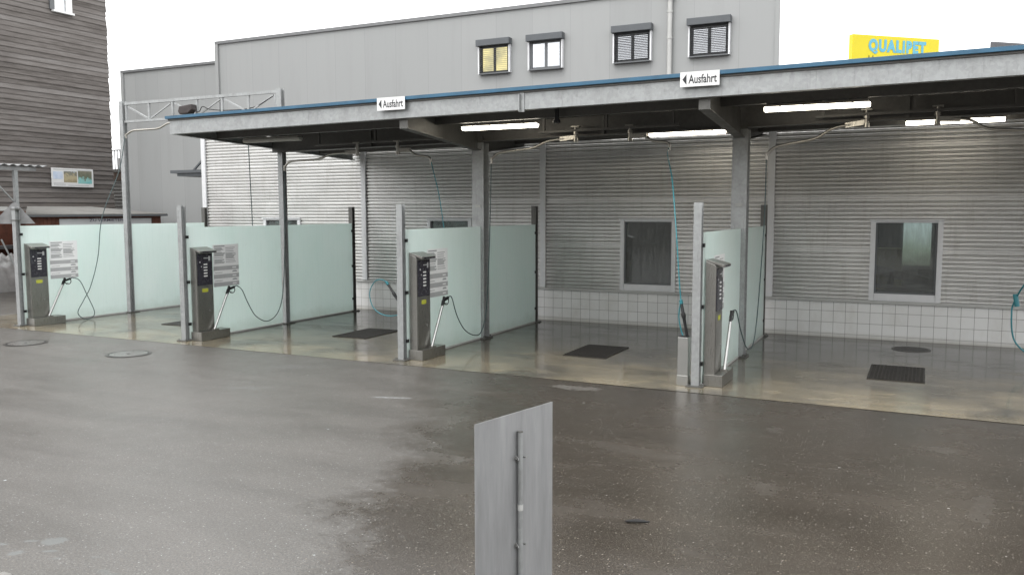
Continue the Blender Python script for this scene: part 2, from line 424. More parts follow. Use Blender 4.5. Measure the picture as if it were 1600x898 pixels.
M = dict(
    asphalt=m_asphalt(), concrete=m_concrete(), galv=m_galv(), galv_dark=m_galv('dark_galvanised_steel', (.13, .128, .12), .5),  # second galvanised steel is a darker copy of the first
    steel=m_brushed('stainless_steel'), steel_bright=m_brushed('polished_steel', (.42, .42, .41), .3), pipe=m_brushed('stainless_pipe', (.42, .40, .36), .3),
    corr=m_corr(), panel=m_panel(), tiles=m_tiles(), frosted=m_frosted(), pane=m_pane(), pane_up=m_pane('office_glass', (.5, .5, .55), .36, .02),
    alu=plain('aluminium_trim', (0.62, 0.625, 0.635), .42, .1, .05), ledge=plain('painted_ledge', (0.4092, 0.4092, 0.396), .4, 0, .08, 3),
    deck=plain('roof_underside', (0.085, 0.08, 0.075), .75, 0, .3, 1.5), dark_beam=m_galv('grimy_shaded_steel', (.115, .112, .105), .5),  # beam steel: grimy galvanised copy with roof shade put into its colour
    blue=plain('blue_trim', (0.034, 0.108, 0.18), .35, 0, .18, 3), black=plain('black_rubber', (0.0079, 0.0079, 0.0086), .45, 0, .2), hose_grey=plain('grey_green_hose', (0.033, 0.0594, 0.0594), .4, 0, .15),
    cyan=plain('turquoise_hose', (0.022, 0.17, 0.2), .4, 0, .12), display=plain('display_film', (0.0297, 0.0277, 0.0363), .25, 0, .12), white=plain('white_enamel', (0.72, 0.72, 0.711), .4, 0, .03, 5),
    white_btn=plain('white_button', (0.6375, 0.6375, 0.629), .4, 0, .03), yellow=plain('yellow_sticker', (0.42, 0.44, 0.05), .45, 0, .06, 20), grey_ink=plain('grey_print', (0.25, 0.26, 0.265), .5, 0, .05), lt_ink=plain('pale_print', (0.4, 0.405, 0.41), .5, 0, .05),
    board=plain('board_plastic', (0.78, 0.785, 0.785), .4, 0, .04, 3), ink=plain('black_print', (0.0198, 0.0198, 0.0231), .5, 0, .1), violet=plain('violet_print', (0.0924, 0.0726, 0.1188), .6, 0, .1),
    shutter=plain('shutter_box', (0.0759, 0.0825, 0.0891), .45, .1, .06), blind=m_blind(), frame=plain('window_frame', (0.105, 0.11, 0.115), .45, .1, .05), room=plain('room_shade', (0.198, 0.198, 0.198), .8),
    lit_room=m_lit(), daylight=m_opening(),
    lamp=plain('lit_diffuser', (0.594, 0.5808, 0.528), .4, emit=(1, .92, .77), es=6.0), lamp_off=plain('unlit_diffuser', (0.33, 0.3234, 0.297), .4, 0, .05), lamp_body=plain('lamp_housing', (0.198, 0.1914, 0.1716), .5),
    wood=m_wood(), red_wood=plain('red_brown_boards', (0.099, 0.0343, 0.0198), .7, 0, .35, 5), roof_felt=plain('shed_roofing', (0.15, 0.146, 0.135), .7, 0, .2, 2), banner=plain('banner_cloth', (0.4884, 0.495, 0.5016), .6, 0, .05, 2),
    sheet=plain('corrugated_sheet', (0.2376, 0.2376, 0.2376), .5, .3, .25, 4), sign_back=None, cast=plain('cast_iron', (0.0561, 0.0528, 0.0475), .4, .3, .25, 12), cover=plain('cover_concrete', (0.1122, 0.1089, 0.1023), .3, 0, .18, 14),
    grate=plain('drain_grate', (0.0264, 0.0238, 0.0211), .5, .3, .3, 14), pit=plain('flat_black', (0.0053, 0.0053, 0.0053), .6), tarp=plain('white_tarp', (0.363, 0.363, 0.3564), .45, 0, .2, 5), cobble=plain('cobble', (0.198, 0.1914, 0.1782), .6, 0, .3, 9, .4),
    sign_yellow=plain('yellow_sign', (0.6, 0.5, 0.004), .35, 0, .03, 1, spec=.4), sign_blue=plain('blue_letters', (0.0935, 0.357, 0.476), .4, 0, .03), dark_roof=plain('dark_parapet', (0.0924, 0.0924, 0.099), .7), far_wall=plain('far_plaster', (0.363, 0.363, 0.3498), .7, 0, .06), far_band=plain('far_tan_band', (0.2244, 0.165, 0.132), .7), added_hall_dark=plain('added_hall_cladding', (.17, .165, .155), .6, 0, .15, .6), cap=plain('parapet_metal', (.15, .152, .155), .45, .1, .05), brown=plain('brown_cast', (0.0363, 0.0277, 0.0264), .5, .2, .3, 9),
    cabinet=plain('yellow_cabinet', (.42, .38, .15), .5, 0, .15, 2), machinery=plain('dark_machinery', (.10, .105, .09), .5, .1, .4, 5), unused=plain('spare', (0.0264, 0.0277, 0.0264), .5, .2, .3, 5), bin=m_brushed('bin_steel', (.5, .5, .48), .34), plate=plain('small_plate', (0.363, 0.363, 0.3498), .4, .3))
def m_signback():
    t = NT('bare_aluminium_sheet'); co = t.co
    n = t.noise(2.6, 5, .65, t.mapping((5, 5, .6))); s = t.noise(5, 5, .7, t.mapping((9, 9, .5), )); sc = t.noise(14, 4, .8, t.mapping((6, 6, .35)))
    col = t.mix(t.ramp(n, [(.3, 0.0), (.7, 1.0)]), (.25, .253, .256), (.36, .363, .366))
    col = t.mix(t.ramp(sc, [(.64, 0.0), (.70, .5)]), col, (.45, .45, .45))
    col = t.mix(t.ramp(s, [(.55, 0.0), (.75, .3)]), col, (.2, .22, .228))
    t.set(Base_Color=col, Metallic=.5, Roughness=t.ramp(n, [(.3, .36), (.7, .52)])); return t.m
M['sign_back'] = m_signback()

# ------------------------------------------------------------------ camera
cam = bpy.data.cameras.new('camera'); co = bpy.data.objects.new('camera', cam); COL.objects.link(co)
yaw, pit, rol = .45380, -.09030, -.0019
fw = V(-math.sin(yaw)*math.cos(pit), math.cos(yaw)*math.cos(pit), math.sin(pit)); ri = V(math.cos(yaw), math.sin(yaw), 0); up = ri.cross(fw)
r2 = ri*math.cos(rol) + up*math.sin(rol); u2 = -ri*math.sin(rol) + up*math.cos(rol)
mw = Matrix((r2, u2, -fw)).transposed().to_4x4(); mw.translation = V(7.1785, -10.8854, 2.2991); co.matrix_world = mw
cam.sensor_width = 36; cam.lens = 1319.6/1600*36; cam.clip_start = .05; cam.clip_end = 2000
scene.camera = co

# ------------------------------------------------------------------ ground
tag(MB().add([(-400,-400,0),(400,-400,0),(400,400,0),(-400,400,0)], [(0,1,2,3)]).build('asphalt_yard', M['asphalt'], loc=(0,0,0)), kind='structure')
fl = MB(); fl.add([(-11.2,-.33,.004),(-4.5,-.34,.004),(2,-.37,.004),(8,-.46,.004),(13,-.5,.004),(13,5.4,.004),(-11.2,5.4,.004)], [(0,1,2,3,4,5,6)])
tag(fl.build('wash_floor', M['concrete'], loc=(0,0,0)), kind='structure')
kb = MB()
for i in range(16):
    for j in range(3):
        a = 1.15 + i*.115; yy = -7.62 - .02*i*.0 - j*.12
        kb.box(a + random.uniform(0,.008), a+.105, yy-.108 + random.uniform(-.004,.004), yy, -.02, .012 + random.uniform(0,.006))
tag(kb.build('cobble_edging', M['cobble'], bevel=.012), kind='structure')

# --------------------------------------------------------------- wash building
WY = 5.4
wb = thing('wash_building', (0, WY, 0), 'low wash hall with corrugated metal wall above a white tiled base', 'building')
XL, XR, ZT = -9.6, 13.0, 4.35
wins = [(-7.62,-6.46), (-2.86,-1.72), (1.68,2.82), (6.32,7.47), (10.95,12.1)]
WZ0, WZ1 = .70, 2.13
PITCH = .0762; SEAM = 9
def corr(mb, x0, x1, z0, z1):
    n = 16; i0 = math.floor(z0/PITCH*n); i1 = math.ceil(z1/PITCH*n); vs = []; fs = []
    for i in range(i0, i1+1):
        z = min(max(i*PITCH/n, z0), z1); ph = (z/PITCH) % 1
        k = min(1, max(0, (abs(ph-.5)*-2 + 1 - .08)/.36)); k = k*k*(3-2*k); k += .10*math.sin(math.pi*ph) if k > .99 else 0
        y = WY - .030*k
        jz = (z/PITCH + .5 - SEAM) % 12
        if jz < 1 and jz > .25 and jz < .85: y = WY - .006
        vs += [(x0,y,z),(x1,y,z)]
    fs = [(2*i,2*i+1,2*i+3,2*i+2) for i in range(i1-i0)]
    mb.add(vs, fs, True)
cm = MB(); xs = [XL+.05] + [e for w in wins for e in w] + [XR]
for i in range(0, len(xs), 2): corr(cm, xs[i], xs[i+1], .70, WZ1)
corr(cm, XL+.05, XR, WZ1, ZT)
cm.build('corrugated_wall', M['corr'], wb)
MB().box(XL, XR, WY-.02, WY+.2, 0, .645).build('tiled_base', M['tiles'], wb)
MB().box(XL-.01, XR, WY-.055, WY+.2, .647, .70).build('ledge', M['ledge'], wb, bevel=.006)
MB().box(XL, XL+.2, WY+.2, 9.2, 0, ZT).box(XR-.2, XR, WY+.2, 9.2, 0, ZT).each('side_wall', M['panel'], wb)
MB().box(XL-.05, 5.2, WY+.002, 9.2, ZT, ZT+.15).box(8.2, XR, WY+.002, 9.2, ZT, ZT+.15).box(5.201, 8.199, WY+.002, 6.3, ZT, ZT+.15).box(5.201, 8.199, 8.3, 9.2, ZT, ZT+.15).build('flat_roof', M['deck'], wb)
MB().box(5.2, 8.2, 6.3, 8.3, ZT+.16, ZT+.17).build('added_skylight', M['pane'], wb)  # unseen roof glazing added to light the room behind the right window
MB().box(4.1, 4.2, WY+.06, 8.69, 0, ZT).box(8.9, 9.0, WY+.06, 8.69, 0, ZT).each('added_divider', M['room'], wb)  # unseen walls added to keep roof light out of the other rooms
MB().box(XL+.2, XR-.2, 8.7, 8.9, 0, ZT).build('inner_wall', M['room'], wb)
for x in (-9.56, -4.57, -.02, 4.60, 9.2):
    MB().box(x-.065, x+.065, WY-.075, WY-.031, .702, ZT-.02).build('cover_strip', M['alu'], wb, bevel=.006)
for i, (a, b) in enumerate(wins):
    f = MB(); y0, y1 = WY-.06, WY+.05
    f.box(a, a+.085, y0, y1, WZ0+.003, WZ1).box(b-.085, b, y0, y1, WZ0+.003, WZ1).box(a+.087, b-.087, y0+.006, y1, WZ0+.003, WZ0+.13).box(a+.087, b-.087, y0+.006, y1, WZ1-.05, WZ1)
    f.box(a-.02, b+.02, y0-.03, y0-.002, WZ1-.012, WZ1+.012)
    fo = f.build('window_frame', M['alu'], wb, bevel=.004)
    MB().box(a+.085, b-.085, WY-.005, WY+.003, WZ0+.13, WZ1-.05).build('pane', M['pane'], fo)
    fr = MB(); fr.box(a+.087, a+.115, WY-.03, WY-.008, WZ0+.13, WZ1-.05).box(b-.115, b-.087, WY-.03, WY-.008, WZ0+.13, WZ1-.05).box(a+.116, b-.116, WY-.03, WY-.008, WZ0+.13, WZ0+.16)
    fr.build('sash', M['frame'], fo)
# things seen dimly through the right window
MB().box(4.95, 6.80, 7.2, 7.7, 0, 1.55).build('inner_cabinet', M['cabinet'], wb)
MB().box(6.78, 7.31, 8.66, 8.69, 1.15, 2.4).build('glow_panel', M['daylight'], wb)  # flat glowing panel stands in for daylight at the back
mm = MB().box(6.3, 7.4, 7.0, 7.6, 0, .75); mm.bar((6.0,6.8,1.25), (7.6,7.1,.85), .12, .16); mm.bar((6.2,6.6,.9), (7.5,6.7,.72), .08); mm.tube([(6.6,6.9,.75),(6.65,6.9,1.1)], .06)
mm.build('inner_machinery', M['machinery'], wb)
# small canopy over the side door
dc = MB().box(-11.15, XL-.002, 5.7, 6.9, 3.32, 3.40); dc.box(-10.95, XL-.002, 5.75, 6.85, 3.24, 3.318)
d = dc.build('door_canopy', M['shutter'], wb)
MB().bar((-10.6,6.0,3.405), (XL+.01,6.0,4.2), .045).build('stay', M['shutter'], d)

# --------------------------------------------------------------- office block
FY = 9.0
ob = thing('office_block', (-4, FY, 0), 'tall grey panel-clad block with a row of roller-blind windows', 'building')
TOPZ = 7.40
w = MB(); xr = 4.12
w.prism([(-12.6,FY,0),(xr,FY,0),(xr-2.2,FY+12,0),(-12.6,FY+12,0)], (0,0,TOPZ))
w.build('panel_wall', M['panel'], ob)
w = MB(); w.prism([(-16.95,FY+.12,0),(-12.602,FY+.12,0),(-12.602,FY+12,0),(-18.6,FY+12,0)], (0,0,6.86)); w.build('lower_wing', M['panel'], ob)
c = MB(); c.box(-12.66, xr+.05, FY-.05, FY+.25, TOPZ+.002, TOPZ+.09); c.box(-17.0, -12.605, FY+.07, FY+.35, 6.862, 6.94)
c.each('parapet_cap', M['cap'], ob)
c = MB(); c.box(-16.99, -16.87, FY+.06, FY+.118, 0, 6.86); c.box(-12.66, -12.53, FY-.055, FY-.002, 0, TOPZ); c.box(4.02, 4.12, FY-.03, FY-.002, 4, TOPZ)
c.each('corner_trim', M['panel'], ob)
upw = [(-3.47,-2.51,'lit'), (-2.04,-1.05,'open'), (.22,1.22,'blind'), (2.06,3.06,'blind')]
for i, (a, b, st) in enumerate(upw):
    z0, z1 = 5.86, 6.54
    f = MB(); y0, y1 = FY-.03, FY-.004
    f.box(a+.06, a+.12, y0, y1, z0, z1).box(b-.12, b-.06, y0, y1, z0, z1).box(a+.132, b-.132, y0+.002, y1, z0, z0+.05).box(a+.132, b-.132, y0+.002, y1, z1-.05, z1)
    mx = a + .50*(b-a); f.box(mx-.035, mx+.035, y0, y1, z0+.05, z1-.05)
    win = f.build('office_window', M['frame'], ob)
    MB().box(a+.13, b-.13, FY-.013, FY-.006, z0+.05, z1-.05).build('pane', M['lit_room'] if st == 'lit' else M['pane_up'], win)
    MB().box(a, b, FY-.19, FY-.002, z1+.002, z1+.165).build('shutter_box', M['shutter'], win, bevel=.01)
    g = MB().box(a+.02, a+.055, FY-.10, FY-.002, z0-.02, z1).box(b-.055, b-.02, FY-.10, FY-.002, z0-.02, z1)
    g.each('guide_rail', M['alu'], win)
    MB().box(a+.056, b-.056, FY-.12, FY-.002, z0-.035, z0-.004).build('sill', M['frame'], win)
    if st != 'open':
        sl = MB(); n = 17 if st == 'blind' else 14
        for k in range(n):
            z = z0 + .03 + k*(z1-z0-.04)/(n-1); tl = .0025 if st == 'blind' else .003
            sl.obox(((a+b)/2, FY-.075, z), ((b-a)/2-.06, 0, 0), (0, .024, tl), (0, -.0008, .0016))
        sl.build('slat_blind', M['blind'], win)
dp = MB(); dp.tube([(1.64,FY-.08,4), (1.64,FY-.08,7.36)], .055, 14)
for z in (5.3, 6.3, 6.9): dp.tube([(1.64,FY-.08,z),(1.64,FY-.08,z+.05)], .066, 14)
dp.tube([(1.64,FY-.08,7.2),(1.64,FY-.08,7.38)], .085, 14); dp.build('downpipe', M['ledge'], ob)

# ------------------------------------------------------------------- canopy
def slope(x, y): return .009*x - .035*y
cp = thing('wash_canopy', (0, 2.5, 0), 'open steel wash canopy with galvanised edge beam and blue roof trim', 'canopy')
CX0, CX1, CY1 = -4.82, 11.5, 5.28
def cb(): return MB()
f = cb().box(CX0, CX1, 0, .012, 3.695, 3.925).box(CX0, CX1, .0125, .09, 3.695, 3.708).box(CX0, CX1, .0125, .09, 3.912, 3.925)
f.shear(slope).build('front_beam', M['galv'], cp)
f = cb().box(CX0, CX0+.012, .10, CY1, 3.695, 3.925).box(CX0+.0125, CX0+.08, .10, CY1, 3.695, 3.708)
f.box(CX0, CX0+.012, .0125, .0985, 3.709, 3.911)
f.shear(slope).build('end_beam', M['galv'], cp)
f = cb(); n = int((CX1-CX0)/.05); vs = []
for i in range(n+1):
    x = CX0-.03 + i*(CX1-CX0+.06)/n; zz = 3.935 + (.03 if (i % 4) in (0, 1) else 0)
    vs += [(x,-.02,zz),(x,CY1+.03,zz)]
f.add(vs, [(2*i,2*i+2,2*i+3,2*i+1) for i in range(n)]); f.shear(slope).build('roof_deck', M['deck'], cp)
f = cb().box(CX0-.05, CX1, -.06, -.022, 3.953, 3.998).box(CX0-.05, CX0-.032, -.02, CY1+.05, 3.953, 3.998).box(CX0-.05, CX1, -.06, .05, 3.9985, 4.004)
f.shear(slope).build('roof_trim', M['blue'], cp, bevel=.004)
f = cb().box(CX0-.02, CX1, -.021, .0, 3.926, 3.97); f.shear(slope).build('shadow_gap_strip', M['dark_beam'], cp)  # dark strip stands in for the shadow gap below the blue trim
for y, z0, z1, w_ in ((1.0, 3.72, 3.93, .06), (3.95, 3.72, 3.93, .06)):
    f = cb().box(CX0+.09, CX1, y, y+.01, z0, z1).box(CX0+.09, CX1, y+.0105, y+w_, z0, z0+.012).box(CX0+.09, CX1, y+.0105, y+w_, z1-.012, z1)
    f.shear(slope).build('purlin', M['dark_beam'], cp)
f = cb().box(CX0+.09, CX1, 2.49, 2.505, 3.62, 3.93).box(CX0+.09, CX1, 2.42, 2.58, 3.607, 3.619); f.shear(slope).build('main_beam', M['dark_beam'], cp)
for x in (-2.3, 2.35, 6.9):
    f = cb().box(x-.025, x+.025, 2.44, 2.487, 3.62, 3.92); f.shear(slope).build('stiffener', M['galv_dark'], cp)
for x in (0.0, 4.58, 9.18):
    dz = slope(x, 0)
    c = MB().hsec(x, 2.55, 0, 3.50+dz, .235, .21, .015); col = c.build('column', M['galv'], cp, bevel=.003)
    bp = MB().box(x-.16, x+.16, 2.39, 2.71, .006, .028)
    for a in (-.12, .12):
        for b in (2.43, 2.67): bp.tube([(x+a,b,.028),(x+a,b,.06)], .014, 6)
    bp.build('base_plate', M['galv_dark'], col)
    MB().box(x-.05, x+.05, 2.432, 2.446, 2.36, 2.41).build('number_plate', M['plate'], col)
    a = MB()                              # tapered cantilever arm, web and flanges
    pts = [(.10, 3.56), (2.44, 3.38), (2.44, 3.80), (.10, 3.915)]
    a.prism([(x-.006, y, z+dz-.03*y*0) for y, z in pts], (.012,0,0))
    a.prism([(x-.075, .10, 3.545+dz),(x-.075, 2.44, 3.365+dz),(x-.075, 2.44, 3.379+dz),(x-.075, .10, 3.559+dz)], (.15,0,0))
    a.box(x-.075, x+.075, .086, .0995, 3.55+dz, 3.69+dz)
    a.prism([(x-.006, 2.66, 3.36+dz),(x-.006, 4.4, 3.58+dz),(x-.006, 4.4, 3.75+dz),(x-.006, 2.66, 3.80+dz)], (.012,0,0))
    a.prism([(x-.075, 2.66, 3.346+dz),(x-.075, 4.4, 3.566+dz),(x-.075, 4.4, 3.579+dz),(x-.075, 2.66, 3.359+dz)], (.15,0,0))
    a.box(x-.10, x+.10, 2.45, 2.65, 3.502+dz, 3.60+dz)
    a.build('cantilever_arm', M['galv_dark'], cp)
f = MB().box(2.0, 2.07, -.012, -.001, 3.66, 3.925).box(2.0, 2.012, -.05, -.0125, 3.66, 3.91); f.shear(slope).build('splice_plate', M['galv'], cp)
f = MB().tube([(2.2,.85,3.62),(2.2,.85,3.93)], .035).tube([(2.2,.85,3.60),(2.2,.85,3.64)], .055); f.build('drain_outlet', M['black'], cp)
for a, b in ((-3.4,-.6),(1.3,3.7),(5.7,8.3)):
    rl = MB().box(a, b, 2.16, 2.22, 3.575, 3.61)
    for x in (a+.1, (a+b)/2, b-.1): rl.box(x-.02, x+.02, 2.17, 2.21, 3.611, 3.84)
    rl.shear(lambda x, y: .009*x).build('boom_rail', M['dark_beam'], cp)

# ---------------------------------------------------------------- lamps
def lamp(x, y, z, lit):
    t = thing('strip_lamp', (0,0,0), 'x', 'lamp', 'strip lamps under the canopy')
    L = .66
    b = MB().box(-L+.02, L-.02, -.06, .06, .055, .085); b.box(-.4,-.37,-.02,.02,.085,.22); b.box(.37,.4,-.02,.02,.085,.22); b.build('housing', M['lamp_body'], t, bevel=.006)
    ds = MB(); pr = [(-.062,.052),(-.06,.02),(-.035,-.005),(.035,-.005),(.06,.02),(.062,.052)]
    ds.prism([(-L, y_, z_) for y_, z_ in pr], (2*L,0,0)); ds.build('diffuser', M['lamp'] if lit else M['lamp_off'], t, bevel=.008)
    cl = MB()
    for k in (-.45,-.15,.15,.45): cl.box(k-.012,k+.012,-.07,.07,.048,.062)
    cl.each('clip', M['lamp_body'], t)
    t.location = (x, y, z); return t
lp = [(-3.62,1.25,3.57,0,'unlit strip lamp under the left end of the canopy roof'),
      (1.02,1.30,3.605,1,'glowing strip lamp just right of the left heavy canopy column'),
      (5.83,1.05,3.63,1,'glowing strip lamp in front, right of the second column, largest of the lit lamps'),
      (3.42,3.72,3.60,1,'glowing strip lamp near the wall, left of the second heavy column'),
      (7.52,3.60,3.60,1,'glowing strip lamp at far right near the wall behind a hose boom')]
for x, y, z, lit, lab in lp: lamp(x, y, z, lit)['label'] = lab

# ------------------------------------------------------ truss gantry, bay 1
ga = thing('truss_gantry', (-6.9, 2.6, 0), 'galvanised lattice truss on two slim posts above the open left bay', 'gantry')
gx0, gx1, gy = -9.13, -4.58, 2.6
for x in (gx0, gx1):
    p_ = MB().hsec(x, gy, 0, 4.76, .12, .12, .010); po = p_.build('post', M['galv'], ga, bevel=.002)
    MB().box(x-.13,x+.13,gy-.13,gy+.13,.006,.024).build('base_plate', M['galv_dark'], po)
    k = MB()
    for z in (.3,1.05,1.85): k.box(x-.085,x-.058,gy-.06,gy+.02,z-.025,z+.025)
    k.each('glass_clamp', M['black'], po)
tr = MB(); x0, x1 = gx0+.062, gx1-.062
tr.box(x0,x1,gy-.03,gy+.03,4.67,4.73).box(x0,x1,gy-.03,gy+.03,4.28,4.33)
tr.each('chord', M['galv'], ga)
n = 6; xv = [x0+.06 + i*(x1-x0-.12)/n for i in range(n+1)]
v = MB()
for x in xv: v.box(x-.025,x+.025,gy-.022,gy+.022,4.331,4.669)
v.each('upright', M['galv'], ga)
v = MB()
for i in range(n):
    a, b = (4.64, 4.35) if i % 2 == 0 else (4.35, 4.64)
    v.bar((xv[i]+.05,gy,a),(xv[i+1]-.05,gy,b), .03, .03)
v.each('diagonal', M['galv'], ga)
# dark floodlight on the truss
fl = thing('floodlight', (-6.98,2.5,4.33), 'dark brown floodlight with cable fixed to the lattice truss', 'floodlight')
b = MB().prism([(-7.20,2.42,4.53),(-6.86,2.42,4.56),(-6.84,2.42,4.44),(-6.94,2.42,4.37),(-7.2,2.42,4.36),(-7.24,2.42,4.43)], (0,.16,0)); b.build('lamp_head', M['brown'], fl, bevel=.02)
MB().tube(smooth_path([(-6.84,2.5,4.42),(-6.7,2.5,4.40),(-6.62,2.52,4.50),(-6.45,2.56,4.44),(-6.0,2.6,4.40),(-5.3,2.6,4.42),(-4.75,2.56,4.60)]), .010, 6).build('cable', M['black'], fl)
MB().box(-7.06,-6.98,2.44,2.575,4.26,4.36).build('bracket', M['brown'], fl)

# ------------------------------------------------- partitions between the bays
def make_partition():
    t = thing('glass_divider', (0,0,0), 'x', 'divider', 'frosted dividers between the wash bays')
    for y, sgn in ((0,1), (4.94,-1)):
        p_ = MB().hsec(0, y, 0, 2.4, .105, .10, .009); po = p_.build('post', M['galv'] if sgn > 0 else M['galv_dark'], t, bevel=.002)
        b = MB().box(-.11,.11,y-.11,y+.11,.006,.022)
        for a in (-.08,.08):
            for c_ in (-.08,.08): b.tube([(a,y+c_,.022),(a,y+c_,.045)], .010, 6)
        b.build('base_plate', M['galv_dark'], po)
        k = MB()
        for z in (.3,1.05,1.85): k.box(.051,.078,y+sgn*.02,y+sgn*.075,z-.025,z+.025) if sgn > 0 else k.box(.03,.058,y-.085,y-.05,z-.025,z+.025)
        k.each('glass_clamp', M['black'], po)
    MB().box(.060,.071,.035,2.47,.038,2.02).build('glass_panel', M['frosted'], t)
    MB().box(.028,.040,2.66,4.90,.038,2.02).build('glass_panel', M['frosted'], t)
    MB().box(.045,.085,.06,2.44,.006,.034).box(.015,.055,2.66,4.88,.006,.034).each('kerb', M['ledge'], t, bevel=.004)
    return t
PX = [-9.17, -4.62, -.02, 4.55]
plab = ['leftmost frosted glass partition, between the open bay and the yard', 'frosted glass partition at the left end of the canopy roof',
        'frosted glass partition in front of the left heavy canopy column', 'rightmost frosted partition seen nearly edge on beside the upright steel bin']
part = make_partition(); part.location = (PX[0],0,0); part['label'] = plab[0]
for i in (1,2,3): copy_tree(part, (PX[i],0,0), plab[i])

# ------------------------------------------------------ coin terminals
def make_terminal():
    t = thing('wash_terminal', (0,0,0), 'x', 'wash terminal', 'steel pay terminals at the bays')
    MB().prism([(.085,.08,.162),(.225,.08,.162),(.225,.08,1.575),(.205,.08,1.60),(.085,.08,1.645)], (0,.39,0)).build('housing', M['steel'], t, bevel=.006)
    MB().prism([(.09,.075,1.648),(.215,.075,1.602),(.33,.075,1.565),(.33,.075,1.60),(.215,.075,1.632),(.09,.075,1.664)], (0,.40,0)).build('hood', M['steel'], t, bevel=.003)
    MB().box(.3312,.334,.14,.45,1.570,1.592).build('hood_lip', M['display'], t)
    MB().box(.2262,.232,.095,.455,.20,.965).build('door', M['steel'], t, bevel=.003)
    MB().box(.2262,.236,.105,.445,.985,1.545).build('display_panel', M['display'], t, bevel=.002)
    b = MB()
    for k in range(5): b.box(.2365,.243,.245,.325,1.345-k*.052,1.368-k*.052)
    b.each('button', M['white_btn'], t)
    b = MB()
    b.tube([(.237,.16,1.40),(.242,.16,1.40)], .014, 10).tube([(.237,.19,1.32),(.242,.19,1.32)], .010, 10).box(.2365,.239,.36,.40,1.42,1.50).box(.2365,.238,.25,.36,1.46,1.475)
    b.each('coin_slot', M['lt_ink'], t)
    MB().box(.2325,.2345,.20,.335,.86,.925).build('sticker', M['yellow'], t)
    b = MB().tube([(.2325,.36,.52),(.246,.36,.52)], .014, 10); b.build('lock', M['steel_bright'], t)
    MB().box(.09,.335,.045,.74,.006,.160).build('plinth', M['steel'], t, bevel=.004)
    h = MB().tube([(.285,.40,.165),(.285,.745,.80)], .022, 14); h.build('lance_holder', M['steel_bright'], t)
    MB().box(.24,.33,.37,.47,.161,.185).build('holder_foot', M['steel'], t)
    return t
tlab = ['steel pay terminal in the open leftmost bay by the yard', 'steel pay terminal by the post at the left end of the canopy', 'steel pay terminal in front of the left heavy canopy column', 'steel pay terminal nearest the camera, seen side on by the bin']
tm = make_terminal(); tm.location = (PX[0],0,0); tm['label'] = tlab[0]
for i in (1,2,3): copy_tree(tm, (PX[i],0,0), tlab[i])

# ------------------------------------------------------ info boards on the glass
def make_board():
    t = thing('info_board', (0,0,0), 'x', 'info board', 'price and instruction boards on the glass')
    X0 = .073
    MB().box(X0,X0+.005,.63,1.27,.91,1.69).build('plate', M['board'], t)
    s = MB()
    for z in (.91,1.06,1.21): s.box(X0+.0055,X0+.0065,.632,1.268,z+.002,z+.078)
    s.each('grey_band', M['lt_ink'], t)
    s = MB(); rr = random.Random(3)
    for cx in (.66,.94):
        z = 1.62
        while z > 1.34:
            s.box(X0+.0055,X0+.0062,cx,cx+rr.uniform(.16,.27),z,z+.010); z -= .016 if rr.random() < .72 else .034
    s.box(X0+.0055,X0+.0062,.66,.92,1.65,1.668)
    for z in (1.155,1.005): s.box(X0+.0055,X0+.0062,.66,.85,z+.01,z+.018).box(X0+.0055,X0+.0062,1.1,1.22,z+.012,z+.03).box(X0+.0055,X0+.0062,1.12,1.2,z+.035,z+.042)
    s.each('small_print', M['grey_ink'], t)
    s = MB()
    for z in (.935,1.085,1.235): s.box(X0+.0067,X0+.0072,1.1,1.2,z+.005,z+.025)
    s.each('price_print', M['board'], t)
    return t
blab = ['printed board on the leftmost frosted glass, beside the open bay terminal', 'printed board on the glass of the partition at the left end of the canopy', 'printed board partly behind the terminal before the left heavy column', 'printed board hidden edge on behind the nearest terminal']
bd = make_board(); bd.location = (PX[0],0,0); bd['label'] = blab[0]
for i in (1,2,3): copy_tree(bd, (PX[i],0,0), blab[i])

# ------------------------------------------------------ booms
def boom(pts, label, post_h=.16):
    t = thing('hose_boom', pts[0], label, 'hose boom', 'swinging hose booms under the roof')
    p0 = Vector(pts[0]); d = (Vector(pts[1])-p0).normalized()
    b = MB().tube([p0+V(0,0,-.06), p0+V(0,0,post_h)], .026, 12).tube([p0+V(0,0,-.075), p0+V(0,0,-.02)], .04, 12).tube([p0+V(0,0,.05), p0+V(0,0,.09)], .045, 12)
    b.box(p0.x-.07,p0.x+.07,p0.y-.05,p0.y+.05,p0.z+post_h,p0.z+post_h+.02); b.build('swivel', M['pipe'], t)
    MB().bar(p0+d*.02, p0+d*.28, .03, .07).build('arm_socket', M['pipe'], t)
    q = [p0+d*.2] + [Vector(k) for k in pts[1:]]
    MB().tube(bent(q, .12), .021, 10).build('pipe', M['pipe'], t)
    e = Vector(pts[-1]); MB().tube([e+V(0,0,.03), e+V(0,0,-.07)], .022, 10).build('end_nipple', M['pipe'], t)
    return t
BY = 2.19
boom([(-7.25,2.5,4.20),(-7.62,2.48,4.20),(-7.85,2.46,4.09),(-8.62,2.4,4.08),(-8.80,2.38,3.98)], 'pale stainless boom reaching left from the lattice truss', .06)
boom([(-6.4,2.6,4.2),(-6.15,2.55,4.2),(-6.0,2.5,4.08),(-5.3,2.3,4.05),(-5.15,2.26,3.95)], 'stainless boom hidden behind the left end of the roof edge', .06)
boom([(-2.41,BY,3.40),(-3.05,BY,3.385),(-3.28,BY,3.29),(-4.05,BY,3.27),(-4.16,BY,3.16)], 'bent steel boom reaching left towards the slim left canopy post')
boom([(-1.51,BY,3.40),(-1.26,BY,3.40),(-1.14,BY,3.30),(-.84,BY,3.27),(-.81,BY,3.20)], 'short bent boom left of the left heavy column, turquoise hose hanging down')
boom([(1.97,BY,3.50),(1.45,BY,3.46),(1.22,BY,3.35),(.52,BY,3.29),(.41,BY,3.18)], 'bent steel boom reaching left towards the left heavy column')
